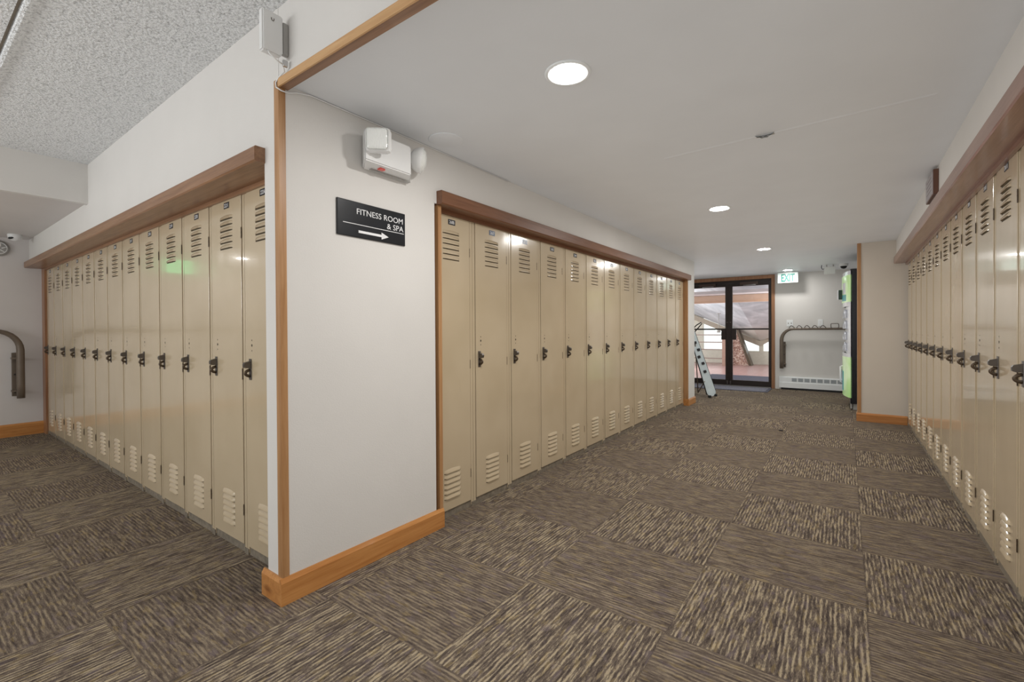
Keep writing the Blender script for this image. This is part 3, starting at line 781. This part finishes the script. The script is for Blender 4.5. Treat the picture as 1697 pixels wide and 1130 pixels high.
beam('trim_16', (-2.215, .754), (-1.2, 1.42), .17, GY-.06, GY+.12, 'beam')
# vaulted ceiling rising towards the doors
b = MB()
b.face([(-7, GY, 2.9), (-2.215, GY, .754), (-2.215, 11.6, 2.15), (-7, 11.6, 2.3)])
b.face([(-2.215, GY, .754), (1.6, GY, 3.0), (1.6, 11.6, 2.3), (-2.215, 11.6, 2.15)])
struct('ceiling', b, 'mottled')
struct('trim_17', MB().box((-7, 11.45, 1.755), (1.6, 11.6, 1.80)).box((-7, 11.40, 1.80), (1.6, 11.5, 1.92)), 'peach')
struct('trim_18', MB().box((-7, 10.9, 1.925), (1.6, 11.5, 1.99)).box((-7, 10.25, 2.10), (1.6, 10.9, 2.2)), 'lilac')
t = thing('lounge_railing', 'brown horizontal-rail balustrade with russet post seen through the left door', 'railing', (-3.13, 15.5, 0))
for z in (.958, .727, .497, .219, .07): MB().box((-1.9, -.02, z-.017), (0, .02, z+.017)).obj('rail', 'rail', t)
MB().box((-.0, -.05, 0), (.10, .05, 1.09), .004).obj('post', 'postwood', t)
b = MB()
b.prism([(-3.02, 0), (-3.02, 1.14), (-2.84, 1.14), (-2.76, 1.06), (-2.43, 0)], 15.9, 16.2, lambda u, v, w_: (u, w_, v))
o = b.obj('stone_pier', 'stone', label='speckled brown stone pier with slanted dark edge seen through the right door', cat='stone pier')
b = MB(); b.prism([(-2.80, 1.10), (-2.74, 1.12), (-2.36, 0), (-2.44, 0)], 15.84, 16.24, lambda u, v, w_: (u, w_, v)); b.obj('metal_edge', 'hinge', o)
t = thing('pendant_lamp', 'small hanging lamp on a thin rod seen through the left glass door', 'lamp', (-2.816, 13.5, 0))
MB().tube([(0, 0, 1.56), (0, 0, 1.15)], .008, 8).obj('rod', 'grey_plastic', t)
MB().lathe([(.06, 1.575), (.06, 1.56), (0, 1.56)], lambda a, b_, h: (a, b_, h), 16).obj('canopy', 'grey_plastic', t)
MB().lathe([(.03, 1.16), (.05, 1.12), (.05, 1.05), (0, 1.05)], lambda a, b_, h: (a, b_, h), 16).obj('shade', 'grey_plastic', t)

# ------------------------------------------------------------------ light
w = bpy.data.worlds.new('daylight'); bpy.context.scene.world = w; w.use_nodes = True
bg = w.node_tree.nodes['Background']; bg.inputs[0].default_value = (.97, .985, 1., 1); bg.inputs[1].default_value = 1.5
def area(name, loc, rot, sx, sy, power, col=(1, .97, .93)):
    ld = bpy.data.lights.new(name, 'AREA'); ld.shape = 'RECTANGLE'; ld.size = sx; ld.size_y = sy; ld.energy = power; ld.color = col
    o = bpy.data.objects.new(name, ld); C.objects.link(o); o.location = loc; o.rotation_euler = rot; return o
wl = area('hall_fill', (-3.4, -4.1, 1.75), (PI/2+.42, 0, 0), 4.2, .6, 46, (.97, .985, 1.)); wl.data.spread = math.radians(120)  # added fill light, unseen behind the camera, washing the hall walls
area('lounge_top_fill', (-2.6, 13.2, 4.2), (0, 0, 0), 4, 3, 10, (1, .98, .96))  # added area light to brighten the lounge, no roof opening behind it
# lounge ceiling wash from added point lights that have no fixtures
pl = bpy.data.lights.new('lounge_fill_point', 'POINT'); pl.energy = 55; pl.shadow_soft_size = .3
po = bpy.data.objects.new('lounge_fill_point', pl); C.objects.link(po); po.location = (-3.9, 13.6, 1.1)
pl2 = bpy.data.lights.new('lounge_fill_point', 'POINT'); pl2.energy = 30; pl2.shadow_soft_size = .3
po = bpy.data.objects.new('lounge_fill_point', pl2); C.objects.link(po); po.location = (-.8, 11.3, 1.2)

# ------------------------------------------------------------------ camera
f_, th, p_, r_, sy_, sx_ = 760.30, 0.630659859, 6.6188e-3, -5.813e-3, -13.075, -1.511
F = Vector((-math.sin(th)*math.cos(p_), math.cos(th)*math.cos(p_), -math.sin(p_)))
RT = Vector((math.cos(th), math.sin(th), 0)); UP = RT.cross(F)
R2 = RT*math.cos(r_) + UP*math.sin(r_); U2 = -RT*math.sin(r_) + UP*math.cos(r_)
cd = bpy.data.cameras.new('camera'); cam = bpy.data.objects.new('camera', cd); C.objects.link(cam)
cam.matrix_world = Matrix.Translation((0, 0, 1.15)) @ Matrix((R2, U2, -F)).transposed().to_4x4()
cd.sensor_width = 36; cd.sensor_fit = 'HORIZONTAL'; cd.lens = f_/1697*36; cd.shift_x = -sx_/1697; cd.shift_y = sy_/1697
cd.clip_start = .02; cd.clip_end = 200
bpy.context.scene.camera = cam
sc = bpy.context.scene
sc.view_settings.view_transform = 'Standard'; sc.view_settings.exposure = .28; sc.view_settings.look = 'None'
sc.cycles.max_bounces = 8; sc.cycles.diffuse_bounces = 4; sc.cycles.glossy_bounces = 4; sc.cycles.use_denoising = True; sc.cycles.use_adaptive_sampling = True; sc.cycles.adaptive_threshold = .02; sc.cycles.transparent_max_bounces = 12
sc.cycles.sample_clamp_indirect = 6.
sc.cycles.use_fast_gi = True; sc.cycles.fast_gi_method = 'ADD'
w.light_settings.ao_factor = .28; w.light_settings.distance = 1.9
